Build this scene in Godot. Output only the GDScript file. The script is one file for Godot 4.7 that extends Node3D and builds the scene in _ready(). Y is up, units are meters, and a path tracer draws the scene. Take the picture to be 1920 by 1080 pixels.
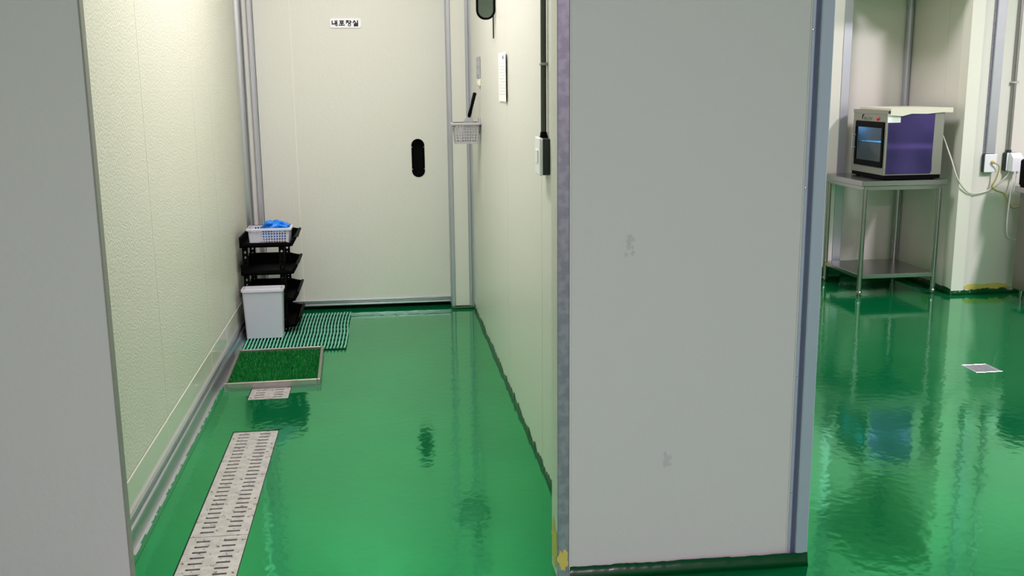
extends Node3D
# ------------------------------------------------------------------ camera, air and light
const CAM_AT := Vector3(0, 1.6, 0)
const CEIL := 3.25
var M := {}
var taken := {}
var rng := RandomNumberGenerator.new()
var noise := FastNoiseLite.new()

func setup_camera_and_air():
	var cam := Camera3D.new()
	cam.name = "camera"
	cam.fov = rad_to_deg(2.0 * atan(540.0 / 1885.0))
	cam.near = 0.05
	cam.position = CAM_AT
	cam.rotation = Vector3(deg_to_rad(-11.52), deg_to_rad(-7.25), deg_to_rad(-0.58))
	add_child(cam)
	cam.current = true
	var e := Environment.new()
	e.background_mode = Environment.BG_COLOR
	e.background_color = Color(0.0, 0.0, 0.0)
	e.tonemap_mode = Environment.TONE_MAPPER_LINEAR
	e.tonemap_exposure = 1.0
	e.sdfgi_enabled = true
	e.ssao_enabled = true
	e.ssil_enabled = true
	var w := WorldEnvironment.new()
	w.name = "air"
	w.environment = e
	add_child(w)

func setup_lamps():
	# centre, length along z?, size, energy, colour, label
	lamp(Vector3(-0.2, CEIL, -4.9), Vector2(0.3, 2.3), 6.4, Color(1.0, 0.965, 0.97), "white ceiling lamp over the corridor in front of the door")
	lamp(Vector3(2.7, CEIL, -6.35), Vector2(0.6, 0.6), 3.8, Color(1.0, 0.95, 1.0), "square white ceiling lamp near the back wall of the side room")
	lamp(Vector3(5.0, CEIL, -3.9), Vector2(0.22, 1.2), 18.5, Color(1.0, 0.95, 1.0), "white ceiling lamp over the steel cabinet in the side room")
	lamp(Vector3(0.7, CEIL, 1.9), Vector2(1.2, 0.22), 23.0, Color(1.0, 0.845, 0.99), "cool white ceiling lamp in the entrance area")

# ------------------------------------------------------------------ helpers
func numbered(n: String) -> String:
	if not taken.has(n):
		taken[n] = 0
		return n
	taken[n] += 1
	return "%s_%03d" % [n, taken[n]]

func new_st() -> SurfaceTool:
	var st := SurfaceTool.new()
	st.begin(Mesh.PRIMITIVE_TRIANGLES)
	st.set_smooth_group(-1)
	return st

func obj(called: String, st: SurfaceTool, m: Material, parent: Node = null, smooth_it := true) -> MeshInstance3D:
	var o := MeshInstance3D.new()
	if smooth_it:
		st.generate_normals()
	o.mesh = st.commit()
	o.mesh.surface_set_material(0, m)
	o.cast_shadow = GeometryInstance3D.SHADOW_CASTING_SETTING_ON
	if parent == null:
		o.name = numbered(called)
		add_child(o)
	else:
		o.name = called
		parent.add_child(o, true)
	return o

func inst(called: String, mesh: Mesh, at: Vector3, parent: Node) -> MeshInstance3D:
	var o := MeshInstance3D.new()
	o.mesh = mesh
	o.name = called
	o.position = at
	parent.add_child(o, true)
	return o

func tag(o: Node, label: String, category: String, group := ""):
	o.set_meta("label", label)
	o.set_meta("category", category)
	if group != "":
		o.set_meta("group", group)

func thing(called: String, label: String, category: String, at := Vector3.ZERO, turn := 0.0, group := "") -> Node3D:
	var o := Node3D.new()
	o.name = numbered(called)
	o.position = at
	o.rotation.y = turn
	add_child(o)
	tag(o, label, category, group)
	return o

func structure(called: String, label: String) -> Node3D:
	var o := Node3D.new()
	o.name = numbered(called)
	add_child(o)
	o.set_meta("kind", "structure")
	o.set_meta("label", label)
	return o

func tri(st: SurfaceTool, a: Vector3, b: Vector3, c: Vector3, n: Vector3):
	if (b - a).cross(c - a).dot(n) > 0.0:
		st.add_vertex(a); st.add_vertex(c); st.add_vertex(b)
	else:
		st.add_vertex(a); st.add_vertex(b); st.add_vertex(c)

func quad(st: SurfaceTool, a: Vector3, b: Vector3, c: Vector3, d: Vector3, n: Vector3):
	tri(st, a, b, c, n)
	tri(st, a, c, d, n)

func box(st: SurfaceTool, a: Vector3, b: Vector3, bev := 0.0):
	var lo := Vector3(minf(a.x, b.x), minf(a.y, b.y), minf(a.z, b.z))
	var hi := Vector3(maxf(a.x, b.x), maxf(a.y, b.y), maxf(a.z, b.z))
	var v := bev
	var mid := (lo + hi) * 0.5
	var h := (hi - lo) * 0.5
	v = minf(v, minf(h.x, minf(h.y, h.z)) * 0.95)
	for ax in 3:
		var u := (ax + 1) % 3
		var w := (ax + 2) % 3
		for s in [-1.0, 1.0]:
			var n := Vector3.ZERO
			n[ax] = s
			var p := []
			for k in [[-1.0, -1.0], [1.0, -1.0], [1.0, 1.0], [-1.0, 1.0]]:
				var q := mid
				q[ax] += s * h[ax]
				q[u] += k[0] * (h[u] - v)
				q[w] += k[1] * (h[w] - v)
				p.append(q)
			quad(st, p[0], p[1], p[2], p[3], n)
	if v <= 0.0:
		return
	for ax in 3:
		var u := (ax + 1) % 3
		var w := (ax + 2) % 3
		for su in [-1.0, 1.0]:
			for sw in [-1.0, 1.0]:
				var n := Vector3.ZERO
				n[u] = su
				n[w] = sw
				var p := []
				for k in [[-1.0, 0], [1.0, 0], [1.0, 1], [-1.0, 1]]:
					var q := mid
					q[ax] += k[0] * (h[ax] - v)
					q[u] += su * (h[u] - (0.0 if k[1] == 0 else v))
					q[w] += sw * (h[w] - (v if k[1] == 0 else 0.0))
					p.append(q)
				quad(st, p[0], p[1], p[2], p[3], n)
	for sx in [-1.0, 1.0]:
		for sy in [-1.0, 1.0]:
			for sz in [-1.0, 1.0]:
				var s := Vector3(sx, sy, sz)
				var a3 := mid + s * (h - Vector3(0, v, v))
				var b3 := mid + s * (h - Vector3(v, 0, v))
				var c3 := mid + s * (h - Vector3(v, v, 0))
				tri(st, a3, b3, c3, s)

func boxm(a: Vector3, b: Vector3, bev := 0.0) -> SurfaceTool:
	var st := new_st()
	box(st, a, b, bev)
	return st

func tube(st: SurfaceTool, pts: Array, r, seg := 12, caps := true, smooth_group := 1):
	# r: a number or an array with one radius for each point
	var rings := []
	var prev := Vector3.ZERO
	for i in pts.size():
		var p: Vector3 = pts[i]
		var d: Vector3
		if i == 0:
			d = pts[1] - p
		elif i == pts.size() - 1:
			d = p - pts[i - 1]
		else:
			d = (pts[i + 1] - p).normalized() + (p - pts[i - 1]).normalized()
		d = d.normalized()
		var side := prev
		if i == 0:
			side = d.cross(Vector3.UP if absf(d.y) < 0.9 else Vector3.RIGHT)
		side = (side - d * side.dot(d)).normalized()
		prev = side
		var up := d.cross(side)
		var rr: float = r[i] if r is Array else r
		var ring := []
		for k in seg:
			var a := TAU * k / seg
			ring.append(p + (side * cos(a) + up * sin(a)) * rr)
		rings.append(ring)
	st.set_smooth_group(smooth_group)
	for i in rings.size() - 1:
		for k in seg:
			var k2 := (k + 1) % seg
			var n: Vector3 = rings[i][k] + rings[i][k2] - pts[i] * 2.0
			quad(st, rings[i][k], rings[i][k2], rings[i + 1][k2], rings[i + 1][k], n)
	st.set_smooth_group(-1)
	if caps:
		for e in [0, rings.size() - 1]:
			var n: Vector3 = pts[e] - (pts[1] if e == 0 else pts[e - 1])
			for k in seg:
				tri(st, pts[e], rings[e][k], rings[e][(k + 1) % seg], n)

func curve_pts(ctrl: Array, step := 6) -> Array:
	var out := []
	for i in ctrl.size() - 1:
		var p0: Vector3 = ctrl[maxi(i - 1, 0)]
		var p1: Vector3 = ctrl[i]
		var p2: Vector3 = ctrl[i + 1]
		var p3: Vector3 = ctrl[mini(i + 2, ctrl.size() - 1)]
		for k in step:
			out.append(p1.cubic_interpolate(p2, p0, p3, float(k) / step))
	out.append(ctrl[ctrl.size() - 1])
	return out

# a closed outline in (u, v) swept along w; o origin, U, V, W axes
func prism(st: SurfaceTool, poly: PackedVector2Array, o: Vector3, U: Vector3, V: Vector3, W: Vector3, smooth_side := false):
	var n := poly.size()
	var c := Vector2.ZERO
	for p in poly:
		c += p / n
	var idx := Geometry2D.triangulate_polygon(poly)
	for e in 2:
		var base := o + W * e
		for i in range(0, idx.size(), 3):
			var t := []
			for k in 3:
				var p := poly[idx[i + k]]
				t.append(base + U * p.x + V * p.y)
			tri(st, t[0], t[1], t[2], W * (1.0 if e == 1 else -1.0))
	var flip := 1.0 if Geometry2D.is_polygon_clockwise(poly) else -1.0
	if smooth_side:
		st.set_smooth_group(2)
	for i in n:
		var p := poly[i]
		var q := poly[(i + 1) % n]
		var d := (q - p)
		var nn := Vector2(-d.y, d.x) * flip
		var N := U.normalized() * nn.x + V.normalized() * nn.y
		var a := o + U * p.x + V * p.y
		var b := o + U * q.x + V * q.y
		quad(st, a, b, b + W, a + W, N)
	st.set_smooth_group(-1)

func rounded_rect(w: float, h: float, r: float, seg := 5) -> PackedVector2Array:
	var out := PackedVector2Array()
	for q in [[1, 1, 0.0], [-1, 1, 90.0], [-1, -1, 180.0], [1, -1, 270.0]]:
		for k in seg + 1:
			var a := deg_to_rad(q[2] + 90.0 * k / seg)
			out.append(Vector2(q[0] * (w * 0.5 - r) + cos(a) * r, q[1] * (h * 0.5 - r) + sin(a) * r))
	return out

func lathe(st: SurfaceTool, prof: Array, at: Vector3, seg := 16):
	for i in prof.size() - 1:
		st.set_smooth_group(i + 3)
		for k in seg:
			var a := TAU * k / seg
			var b := TAU * (k + 1) / seg
			var p: Vector2 = prof[i]
			var q: Vector2 = prof[i + 1]
			var n := Vector3(cos((a + b) / 2), 0, sin((a + b) / 2)) * absf(q.y - p.y) + Vector3(0, -(q.x - p.x) * signf(q.y - p.y + 1e-9), 0)
			quad(st, at + Vector3(cos(a) * p.x, p.y, sin(a) * p.x), at + Vector3(cos(b) * p.x, p.y, sin(b) * p.x), at + Vector3(cos(b) * q.x, q.y, sin(b) * q.x), at + Vector3(cos(a) * q.x, q.y, sin(a) * q.x), n)
	st.set_smooth_group(-1)

# a ragged flat patch (paint, stain), a little proud of a surface
func patch(st: SurfaceTool, c: Vector3, U: Vector3, V: Vector3, n: Vector3, rough_edge: float, seed_at: float, seg := 36, squareness := 1.0):
	var ring := []
	for k in seg:
		var a := TAU * k / seg
		var r := 1.0 + rough_edge * noise.get_noise_2d(cos(a) * 24.0 + seed_at * 37.0, sin(a) * 24.0)
		var x := signf(cos(a)) * pow(absf(cos(a)), squareness)
		var y := signf(sin(a)) * pow(absf(sin(a)), squareness)
		ring.append(c + (U * x + V * y) * r)
	for k in seg:
		tri(st, c, ring[k], ring[(k + 1) % seg], n)

# a skirting strip with a hand painted, ragged top edge
func ragged_strip(a: Vector3, b: Vector3, n: Vector3, h: float, amp: float, thick: float, seed_at: float) -> SurfaceTool:
	var st := new_st()
	var L := a.distance_to(b)
	var steps := int(maxf(8.0, L / 0.008))
	st.set_smooth_group(1)
	for i in steps:
		var p := []
		for k in 2:
			var t := float(i + k) / steps
			var base := a.lerp(b, t)
			var s := t * L
			var hh := h + amp * (noise.get_noise_2d(s * 90.0 + seed_at * 100.0, seed_at) * 0.9 + noise.get_noise_2d(s * 400.0, seed_at * 7.0) * 0.6)
			p.append([base, base + n * thick, base + n * thick * 0.55 + Vector3.UP * h * 0.35, base + n * 0.0015 + Vector3.UP * hh, base + n * 0.0 + Vector3.UP * hh])
		for j in 4:
			quad(st, p[0][j], p[1][j], p[1][j + 1], p[0][j + 1], (n + Vector3.UP * 0.5) if j > 0 else Vector3.DOWN)
	return st

# plate of size w x h in the U, V plane with plus shaped holes; T is the thickness vector
func perforated(st: SurfaceTool, o: Vector3, U: Vector3, V: Vector3, T: Vector3, cols: int, rows: int, mu: float, mv: float, arm := 0.34, slim := 0.13, taper := 0.0):
	# U and V span the whole plate; mu, mv: plain margins as a share of it; holes sit in cells
	var spans := []   # [v0, v1, half width of hole in cell or 0]
	var cv := (1.0 - 2.0 * mv) / rows
	var cu := (1.0 - 2.0 * mu) / cols
	var v := 0.0
	for r in rows:
		var c := mv + cv * (r + 0.5)
		spans.append([v, c - cv * arm, 0.0])
		spans.append([c - cv * arm, c - cv * slim, slim])
		spans.append([c - cv * slim, c + cv * slim, arm])
		spans.append([c + cv * slim, c + cv * arm, slim])
		v = c + cv * arm
	spans.append([v, 1.0, 0.0])
	for s in spans:
		var us := [0.0]
		if s[2] > 0.0:
			for k in cols:
				var c := mu + cu * (k + 0.5)
				us.append(c - cu * s[2])
				us.append(c + cu * s[2])
		us.append(1.0)
		for i in range(0, us.size(), 2):
			var q := []
			for e in 2:
				for k in [[us[i], s[0]], [us[i + 1], s[0]], [us[i + 1], s[1]], [us[i], s[1]]]:
					var uu: float = 0.5 + (k[0] - 0.5) * (1.0 - taper * (1.0 - k[1]))
					q.append(o + U * uu + V * k[1] + T * e)
			quad(st, q[0], q[1], q[2], q[3], -T)
			quad(st, q[4], q[5], q[6], q[7], T)
			quad(st, q[0], q[1], q[5], q[4], -V)
			quad(st, q[2], q[3], q[7], q[6], V)
			quad(st, q[0], q[3], q[7], q[4], -U)
			quad(st, q[1], q[2], q[6], q[5], U)

# ------------------------------------------------------------------ materials
func noise_image(size: int, freq: float, seed_n: int, kind := FastNoiseLite.TYPE_SIMPLEX_SMOOTH, octaves := 3) -> Image:
	var f := FastNoiseLite.new()
	f.noise_type = kind
	f.frequency = freq
	f.seed = seed_n
	f.fractal_octaves = octaves
	return f.get_seamless_image(size, size)

func normal_tex(img: Image, strength: float) -> ImageTexture:
	var i := img.duplicate()
	i.convert(Image.FORMAT_RGBA8)
	i.bump_map_to_normal_map(strength)
	return ImageTexture.create_from_image(i)

func tint_tex(img: Image, a: Color, b: Color, lo := 0.3, hi := 0.7) -> ImageTexture:
	var s := img.get_width()
	var out := Image.create(s, s, false, Image.FORMAT_RGB8)
	for y in s:
		for x in s:
			var t := clampf((img.get_pixel(x, y).r - lo) / (hi - lo), 0.0, 1.0)
			out.set_pixel(x, y, a.lerp(b, t))
	return ImageTexture.create_from_image(out)

func mat(c: Color, rough := 0.5, metal := 0.0, spec := 0.5) -> StandardMaterial3D:
	var m := StandardMaterial3D.new()
	m.albedo_color = c
	m.roughness = rough
	m.metallic = metal
	m.metallic_specular = spec
	return m

func triplanar(m: StandardMaterial3D, scale_by: float):
	m.uv1_triplanar = true
	m.uv1_world_triplanar = true
	m.uv1_scale = Vector3.ONE * scale_by

func make_materials():
	rng.seed = 7
	noise.seed = 11
	noise.frequency = 0.05
	var fine := noise_image(256, 0.06, 3)
	var embossed := noise_image(512, 0.045, 9, FastNoiseLite.TYPE_SIMPLEX, 2)
	# coated steel sandwich panels
	var cream := mat(Color(0.85, 0.85, 0.815), 0.36)
	cream.normal_enabled = true
	cream.normal_texture = normal_tex(fine, 1.0)
	cream.normal_scale = 0.25
	triplanar(cream, 2.2)
	M.cream = cream
	var emb := mat(Color(0.86, 0.86, 0.80), 0.4)
	emb.normal_enabled = true
	emb.normal_texture = normal_tex(embossed, 4.0)
	emb.normal_scale = 0.5
	triplanar(emb, 2.6)
	M.embossed = emb
	var kick := mat(Color(0.85, 0.855, 0.80), 0.16)
	M.kick = kick
	var greyp := mat(Color(0.81, 0.81, 0.80), 0.5)
	greyp.normal_enabled = true
	greyp.normal_texture = normal_tex(fine, 1.0)
	greyp.normal_scale = 0.2
	triplanar(greyp, 2.0)
	M.grey_panel = greyp
	M.warm_white = mat(Color(0.87, 0.86, 0.82), 0.4)
	M.trim_white = mat(Color(0.9, 0.89, 0.84), 0.35)
	M.outer = mat(Color(0.80, 0.80, 0.74), 0.6)
	M.ceiling = mat(Color(0.88, 0.88, 0.85), 0.7)
	M.joint = mat(Color(0.62, 0.62, 0.5), 0.6)
	M.pale_joint = mat(Color(0.93, 0.92, 0.85), 0.6)
	# green epoxy floor
	var fl := mat(Color(1, 1, 1), 0.08, 0.76, 0.25)
	fl.albedo_texture = tint_tex(noise_image(512, 0.03, 5), Color(0.05, 0.635, 0.365), Color(0.065, 0.665, 0.385), 0.25, 0.75)
	fl.normal_enabled = true
	fl.normal_texture = normal_tex(noise_image(2048, 0.10, 21, FastNoiseLite.TYPE_SIMPLEX_SMOOTH, 2), 2.0)
	fl.normal_scale = 0.032
	M.floor = fl
	M.floor_lap = mat(Color(0.03, 0.45, 0.24), 0.2, 0.0, 0.4)
	M.green_paint = mat(Color(0.01, 0.27, 0.13), 0.25, 0.0, 0.4)
	M.yellow_paint = mat(Color(0.82, 0.76, 0.38), 0.6)
	# metals
	var alu := mat(Color(0.77, 0.78, 0.81), 0.28, 0.9)
	M.alu = alu
	M.edge_grey = mat(Color(0.58, 0.58, 0.55), 0.5, 0.1)
	M.alu_matte = mat(Color(0.70, 0.74, 0.81), 0.42, 0.3)
	M.alu_soft = mat(Color(0.72, 0.73, 0.76), 0.42, 0.7)
	var steel := mat(Color(0.65, 0.64, 0.65), 0.25, 1.0)
	steel.normal_enabled = true
	steel.normal_texture = normal_tex(fine, 1.0)
	steel.normal_scale = 0.06
	triplanar(steel, 3.0)
	M.steel = steel
	var aged := mat(Color(1, 1, 1), 0.42, 0.4)
	aged.albedo_texture = tint_tex(noise_image(256, 0.03, 31), Color(0.54, 0.53, 0.585), Color(0.61, 0.60, 0.65), 0.3, 0.7)
	triplanar(aged, 3.0)
	M.aged = aged
	var grate := mat(Color(1, 1, 1), 0.38, 0.55)
	grate.albedo_texture = grate_tex()
	triplanar(grate, 1.6)
	M.grate = grate
	M.trench = mat(Color(0.06, 0.06, 0.055), 0.8)
	# plastics, rubber and the like
	M.black = mat(Color(0.03, 0.03, 0.032), 0.5, 0.0, 0.15)
	M.black_gloss = mat(Color(0.03, 0.03, 0.035), 0.35, 0.0, 0.12)
	M.dark_pipe = mat(Color(0.28, 0.30, 0.28), 0.5, 0.3)
	M.dark_box = mat(Color(0.13, 0.16, 0.17), 0.5)
	M.white_plastic = mat(Color(0.93, 0.93, 0.95), 0.3)
	M.ivory_plastic = mat(Color(0.92, 0.91, 0.83), 0.35)
	M.bin = mat(Color(0.75, 0.77, 0.81), 0.45)
	M.bin_lid = mat(Color(0.83, 0.83, 0.87), 0.4)
	M.basket = mat(Color(0.80, 0.80, 0.84), 0.4)
	M.basket_grey = mat(Color(0.70, 0.69, 0.70), 0.45)
	M.mat_green = mat(Color(0.45, 0.78, 0.68), 0.4)
	M.mat_base = mat(Color(0.02, 0.22, 0.17), 0.6)
	M.turf = mat(Color(0.02, 0.42, 0.14), 0.55)
	var bl := mat(Color(0.03, 0.50, 0.92), 0.3)
	M.glove = bl
	M.paper = mat(Color(0.95, 0.95, 0.94), 0.7)
	M.ink = mat(Color(0.10, 0.10, 0.13), 0.6)
	M.pale_ink = mat(Color(0.84, 0.84, 0.85), 0.7)
	M.cord = mat(Color(0.80, 0.79, 0.73), 0.45)
	M.yellow_cord = mat(Color(0.74, 0.66, 0.36), 0.45)
	M.card = mat(Color(0.88, 0.86, 0.78), 0.7)
	M.film = mat(Color(0.31, 0.265, 0.50), 0.16, 0.85, 0.5)
	M.film.normal_enabled = true
	M.film.normal_texture = normal_tex(noise_image(256, 0.008, 41, FastNoiseLite.TYPE_SIMPLEX_SMOOTH, 1), 8.0)
	M.film.normal_scale = 0.45
	M.film.roughness = 0.26
	triplanar(M.film, 1.3)
	M.oven = mat(Color(0.60, 0.60, 0.57), 0.38, 0.75)
	M.red = mat(Color(0.75, 0.05, 0.09), 0.25)
	M.red.emission_enabled = true
	M.red.emission = Color(0.8, 0.06, 0.1)
	M.red.emission_energy_multiplier = 0.25
	var glass := mat(Color(0.03, 0.04, 0.05, 0.72), 0.04)
	glass.transparency = BaseMaterial3D.TRANSPARENCY_ALPHA
	M.glass = glass
	M.mirror = mat(Color(0.82, 0.84, 0.84), 0.03, 1.0)
	M.stain = mat(Color(0.755, 0.755, 0.75), 0.6)
	M.plate_blue = mat(Color(0.62, 0.64, 0.68), 0.5)

func grate_tex() -> ImageTexture:
	var s := 512
	var a := noise_image(s, 0.02, 51)
	var b := noise_image(s, 0.035, 52)
	var c := noise_image(s, 0.11, 53)
	var out := Image.create(s, s, false, Image.FORMAT_RGB8)
	for y in s:
		for x in s:
			var t := a.get_pixel(x, y).r
			var col := Color(0.76, 0.75, 0.745).lerp(Color(0.82, 0.81, 0.80), clampf((t - 0.3) * 2.5, 0, 1))
			var r := b.get_pixel(x, y).r * 0.72 + c.get_pixel(x, y).r * 0.28
			if r > 0.725:
				col = col.lerp(Color(0.36, 0.20, 0.11), clampf((r - 0.725) * 26.0, 0, 0.9))
			out.set_pixel(x, y, col)
	return ImageTexture.create_from_image(out)

# ------------------------------------------------------------------ lamps
func lamp(at: Vector3, size: Vector2, energy: float, c: Color, label: String):
	var t := thing("ceiling_lamp", label, "lamp", at)
	obj("housing", boxm(Vector3(-size.x / 2 - 0.015, -0.05, -size.y / 2 - 0.015), Vector3(size.x / 2 + 0.015, 0, size.y / 2 + 0.015), 0.008), M.white_plastic, t)
	var d := mat(Color(0.95, 0.95, 0.95), 0.5)
	d.emission_enabled = true
	d.emission = c
	d.emission_energy_multiplier = 2.0
	obj("diffuser", boxm(Vector3(-size.x / 2, -0.062, -size.y / 2), Vector3(size.x / 2, -0.0505, size.y / 2), 0.004), d, t)
	var l := AreaLight3D.new()
	l.name = "lamp_light"
	l.area_size = size
	l.light_energy = energy
	l.light_color = c
	l.area_range = 20.0
	l.area_attenuation = 2.0
	l.shadow_enabled = true
	l.rotation.x = -PI / 2
	l.position = Vector3(0, -0.068, 0)
	t.add_child(l)

# ------------------------------------------------------------------ the setting
func make_floor():
	var f := structure("floor", "glossy green epoxy floor")
	var holes := [Rect2(-0.742, -4.645, 0.214, 2.3), Rect2(-0.742, -5.60, 0.214, 0.46), Rect2(3.228, -5.157, 0.158, 0.158)]
	var xs := [-3.2, 6.4]
	var zs := [-8.2, 3.2]
	for h in holes:
		xs.append(h.position.x); xs.append(h.end.x)
		zs.append(h.position.y); zs.append(h.end.y)
	xs.sort(); zs.sort()
	var slab := new_st()
	var coat := SurfaceTool.new()
	coat.begin(Mesh.PRIMITIVE_TRIANGLES)
	var n := 0
	for i in xs.size() - 1:
		for j in zs.size() - 1:
			var c := Vector2((xs[i] + xs[i + 1]) / 2, (zs[j] + zs[j + 1]) / 2)
			var hit := false
			for h in holes:
				if h.has_point(c):
					hit = true
			if hit:
				continue
			box(slab, Vector3(xs[i], -0.12, zs[j]), Vector3(xs[i + 1], -0.002, zs[j + 1]))
			for q in [[xs[i], zs[j]], [xs[i + 1], zs[j]], [xs[i + 1], zs[j + 1]], [xs[i], zs[j + 1]]]:
				coat.set_normal(Vector3.UP)
				coat.set_tangent(Plane(1, 0, 0, -1))
				coat.set_uv(Vector2((q[0] + 3.2) / 12.8, (q[1] + 8.2) / 12.8))
				coat.add_vertex(Vector3(q[0], 0, q[1]))
			for k in [0, 1, 2, 0, 2, 3]:
				coat.add_index(n + k)
			n += 4
	obj("screed", slab, M.green_paint, f)
	obj("epoxy_coat", coat, M.floor, f, false)
	for h in holes:
		var p: Vector2 = h.position
		var e: Vector2 = h.end
		var g := new_st()
		box(g, Vector3(p.x - 0.01, -0.22, p.y - 0.01), Vector3(e.x + 0.01, -0.13, e.y + 0.01))
		box(g, Vector3(p.x, -0.13, p.y), Vector3(p.x + 0.003, -0.003, e.y))
		box(g, Vector3(e.x - 0.003, -0.13, p.y), Vector3(e.x, -0.003, e.y))
		box(g, Vector3(p.x, -0.13, p.y), Vector3(e.x, -0.003, p.y + 0.003))
		box(g, Vector3(p.x, -0.13, e.y - 0.003), Vector3(e.x, -0.003, e.y))
		obj("trench", g, M.trench, f)

# panels side by side along an axis with open joints, in front of a backing
func wall_panels(w: Node3D, m: Material, plane: Vector3, along: Vector3, n: Vector3, cuts: Array, y0: float, y1: float, called := "panel", gap := 0.004, thick := 0.02):
	for i in cuts.size() - 1:
		var a: float = cuts[i]
		var b: float = cuts[i + 1]
		var lo := plane + along * (a + signf(b - a) * gap / 2) + Vector3(0, y0, 0)
		var hi := plane + along * (b - signf(b - a) * gap / 2) + Vector3(0, y1, 0) - n * thick
		obj(called, boxm(lo, hi, 0.0025), m, w)

func make_walls():
	var Y := CEIL
	obj_structure("ceiling", boxm(Vector3(-3.2, Y, -8.2), Vector3(6.4, Y + 0.15, 3.2)), M.ceiling, "white ceiling")
	# corridor, left side
	var w := structure("wall_left", "embossed cream panel wall along the corridor with a smooth kick strip")
	obj("backing", boxm(Vector3(-1.15, 0, -7.6), Vector3(-0.955, Y, -3.05)), M.pale_joint, w)
	wall_panels(w, M.embossed, Vector3(-0.95, 0, 0), Vector3(0, 0, 1), Vector3(1, 0, 0), [-7.4, -5.93, -5.4, -4.27, -3.05], 0.212, Y, "panel", 0.0015)
	wall_panels(w, M.kick, Vector3(-0.947, 0, 0), Vector3(0, 0, 1), Vector3(1, 0, 0), [-7.4, -5.93, -5.4, -4.25, -3.05], 0.0, 0.208, "kick_panel")
	# base channel of drawn aluminium
	var pf := PackedVector2Array()
	pf.append_array([Vector2(-0.947, 0.0), Vector2(-0.947, 0.088), Vector2(-0.934, 0.088), Vector2(-0.932, 0.078), Vector2(-0.940, 0.072), Vector2(-0.940, 0.062), Vector2(-0.926, 0.058), Vector2(-0.924, 0.052)])
	for k in 7:
		var a := deg_to_rad(90.0 * k / 6)
		pf.append(Vector2(-0.898 - 0.024 * cos(a), 0.040 - 0.036 * sin(a)))
	pf.append(Vector2(-0.892, 0.0))
	var st := new_st()
	prism(st, pf, Vector3(0, 0, -7.2), Vector3(1, 0, 0), Vector3(0, 1, 0), Vector3(0, 0, 4.14))
	obj_structure("trim_1", st, M.alu, "aluminium base channel along the embossed wall")
	# flat green paint that laps ragged onto the channel
	st = new_st()
	var steps := 160
	for i in steps:
		var z0 := lerpf(-7.15, -3.06, float(i) / steps)
		var z1 := lerpf(-7.15, -3.06, float(i + 1) / steps)
		var o0 := 0.006 + 0.010 * noise.get_noise_1d(z0 * 160.0)
		var o1 := 0.006 + 0.010 * noise.get_noise_1d(z1 * 160.0)
		quad(st, Vector3(-0.897 - o0, 0.0052, z0), Vector3(-0.885, 0.0012, z0), Vector3(-0.885, 0.0012, z1), Vector3(-0.897 - o1, 0.0052, z1), Vector3.UP)
	obj("paint_edge", st, M.floor_lap, get_node("floor"))
	# near left panel, seen face on
	w = structure("wall_front", "plain grey cream panel end wall nearest the camera")
	obj("panel", boxm(Vector3(-3.1, 0, -3.045), Vector3(-0.817, Y, -3.0), 0.002), M.grey_panel, w)
	obj("edge_trim", boxm(Vector3(-0.817, 0, -3.038), Vector3(-0.812, Y, -2.999), 0.0015), M.edge_grey, w)
	# corridor, right side
	w = structure("wall_right", "smooth cream panel wall with thin upright joints")
	obj("backing", boxm(Vector3(0.652, 0, -7.9), Vector3(1.33, Y, -3.05)), M.joint, w)
	wall_panels(w, M.cream, Vector3(0.63, 0, 0), Vector3(0, 0, 1), Vector3(-1, 0, 0), [-7.4, -6.36, -5.1, -3.98, -3.05], 0.0, Y, "panel", 0.003)
	obj_structure("baseboard_right", ragged_strip(Vector3(0.63, 0, -7.12), Vector3(0.63, 0, -3.05), Vector3(-1, 0, 0), 0.030, 0.03, 0.010, 3.0), M.green_paint, "ragged dark green painted skirting along the smooth cream wall")
	# the broad pillar
	w = structure("wall_pillar", "wide grey pillar panel between two metal corner channels")
	obj("panel", boxm(Vector3(0.565, 0.03, -3.06), Vector3(1.302, Y, -3.0), 0.002), M.grey_panel, w)
	obj("bead", boxm(Vector3(0.561, 0.03, -3.06), Vector3(0.5655, Y, -2.998), 0.001), M.warm_white, w)
	obj("bead", boxm(Vector3(1.3015, 0.03, -3.06), Vector3(1.305, Y, -2.998), 0.001), M.warm_white, w)
	var ch := new_st()
	box(ch, Vector3(0.523, 0, -3.004), Vector3(0.561, Y, -2.9985), 0.002)
	obj("corner_channel", ch, M.aged, w)
	obj("side_return", boxm(Vector3(0.5235, 0, -3.115), Vector3(0.66, Y, -3.003), 0.002), M.cream, w)
	ch = new_st()
	box(ch, Vector3(1.305, 0.0, -3.06), Vector3(1.318, Y, -2.999), 0.002)
	box(ch, Vector3(1.330, 0.0, -3.06), Vector3(1.372, Y, -2.985), 0.003)
	box(ch, Vector3(1.302, 0.0, -3.09), Vector3(1.372, Y, -3.03), 0.0)
	obj("corner_channel", ch, M.alu_matte, w)
	for y in [1.27, 0.66, 0.26, 1.75]:
		var sc := new_st()
		lathe(sc, [Vector2(0.0001, 0.0), Vector2(0.0035, 0.0), Vector2(0.0035, 0.002), Vector2(0.0001, 0.003)], Vector3.ZERO, 8)
		var rivet := obj("rivet", sc, M.alu, w)
		rivet.position = Vector3(1.311, y, -2.9992)
		rivet.rotation.x = PI / 2
	# smudges of grime on the pillar
	st = new_st()
	for k in 10:
		patch(st, Vector3(0.749 + rng.randf_range(-0.013, 0.013), 1.105 + rng.randf_range(-0.03, 0.03), -2.9992 + k * 0.00002), Vector3(rng.randf_range(0.004, 0.009), 0, 0), Vector3(0, rng.randf_range(0.004, 0.010), 0), Vector3(0, 0, 1), 0.8, k, 20)
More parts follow.
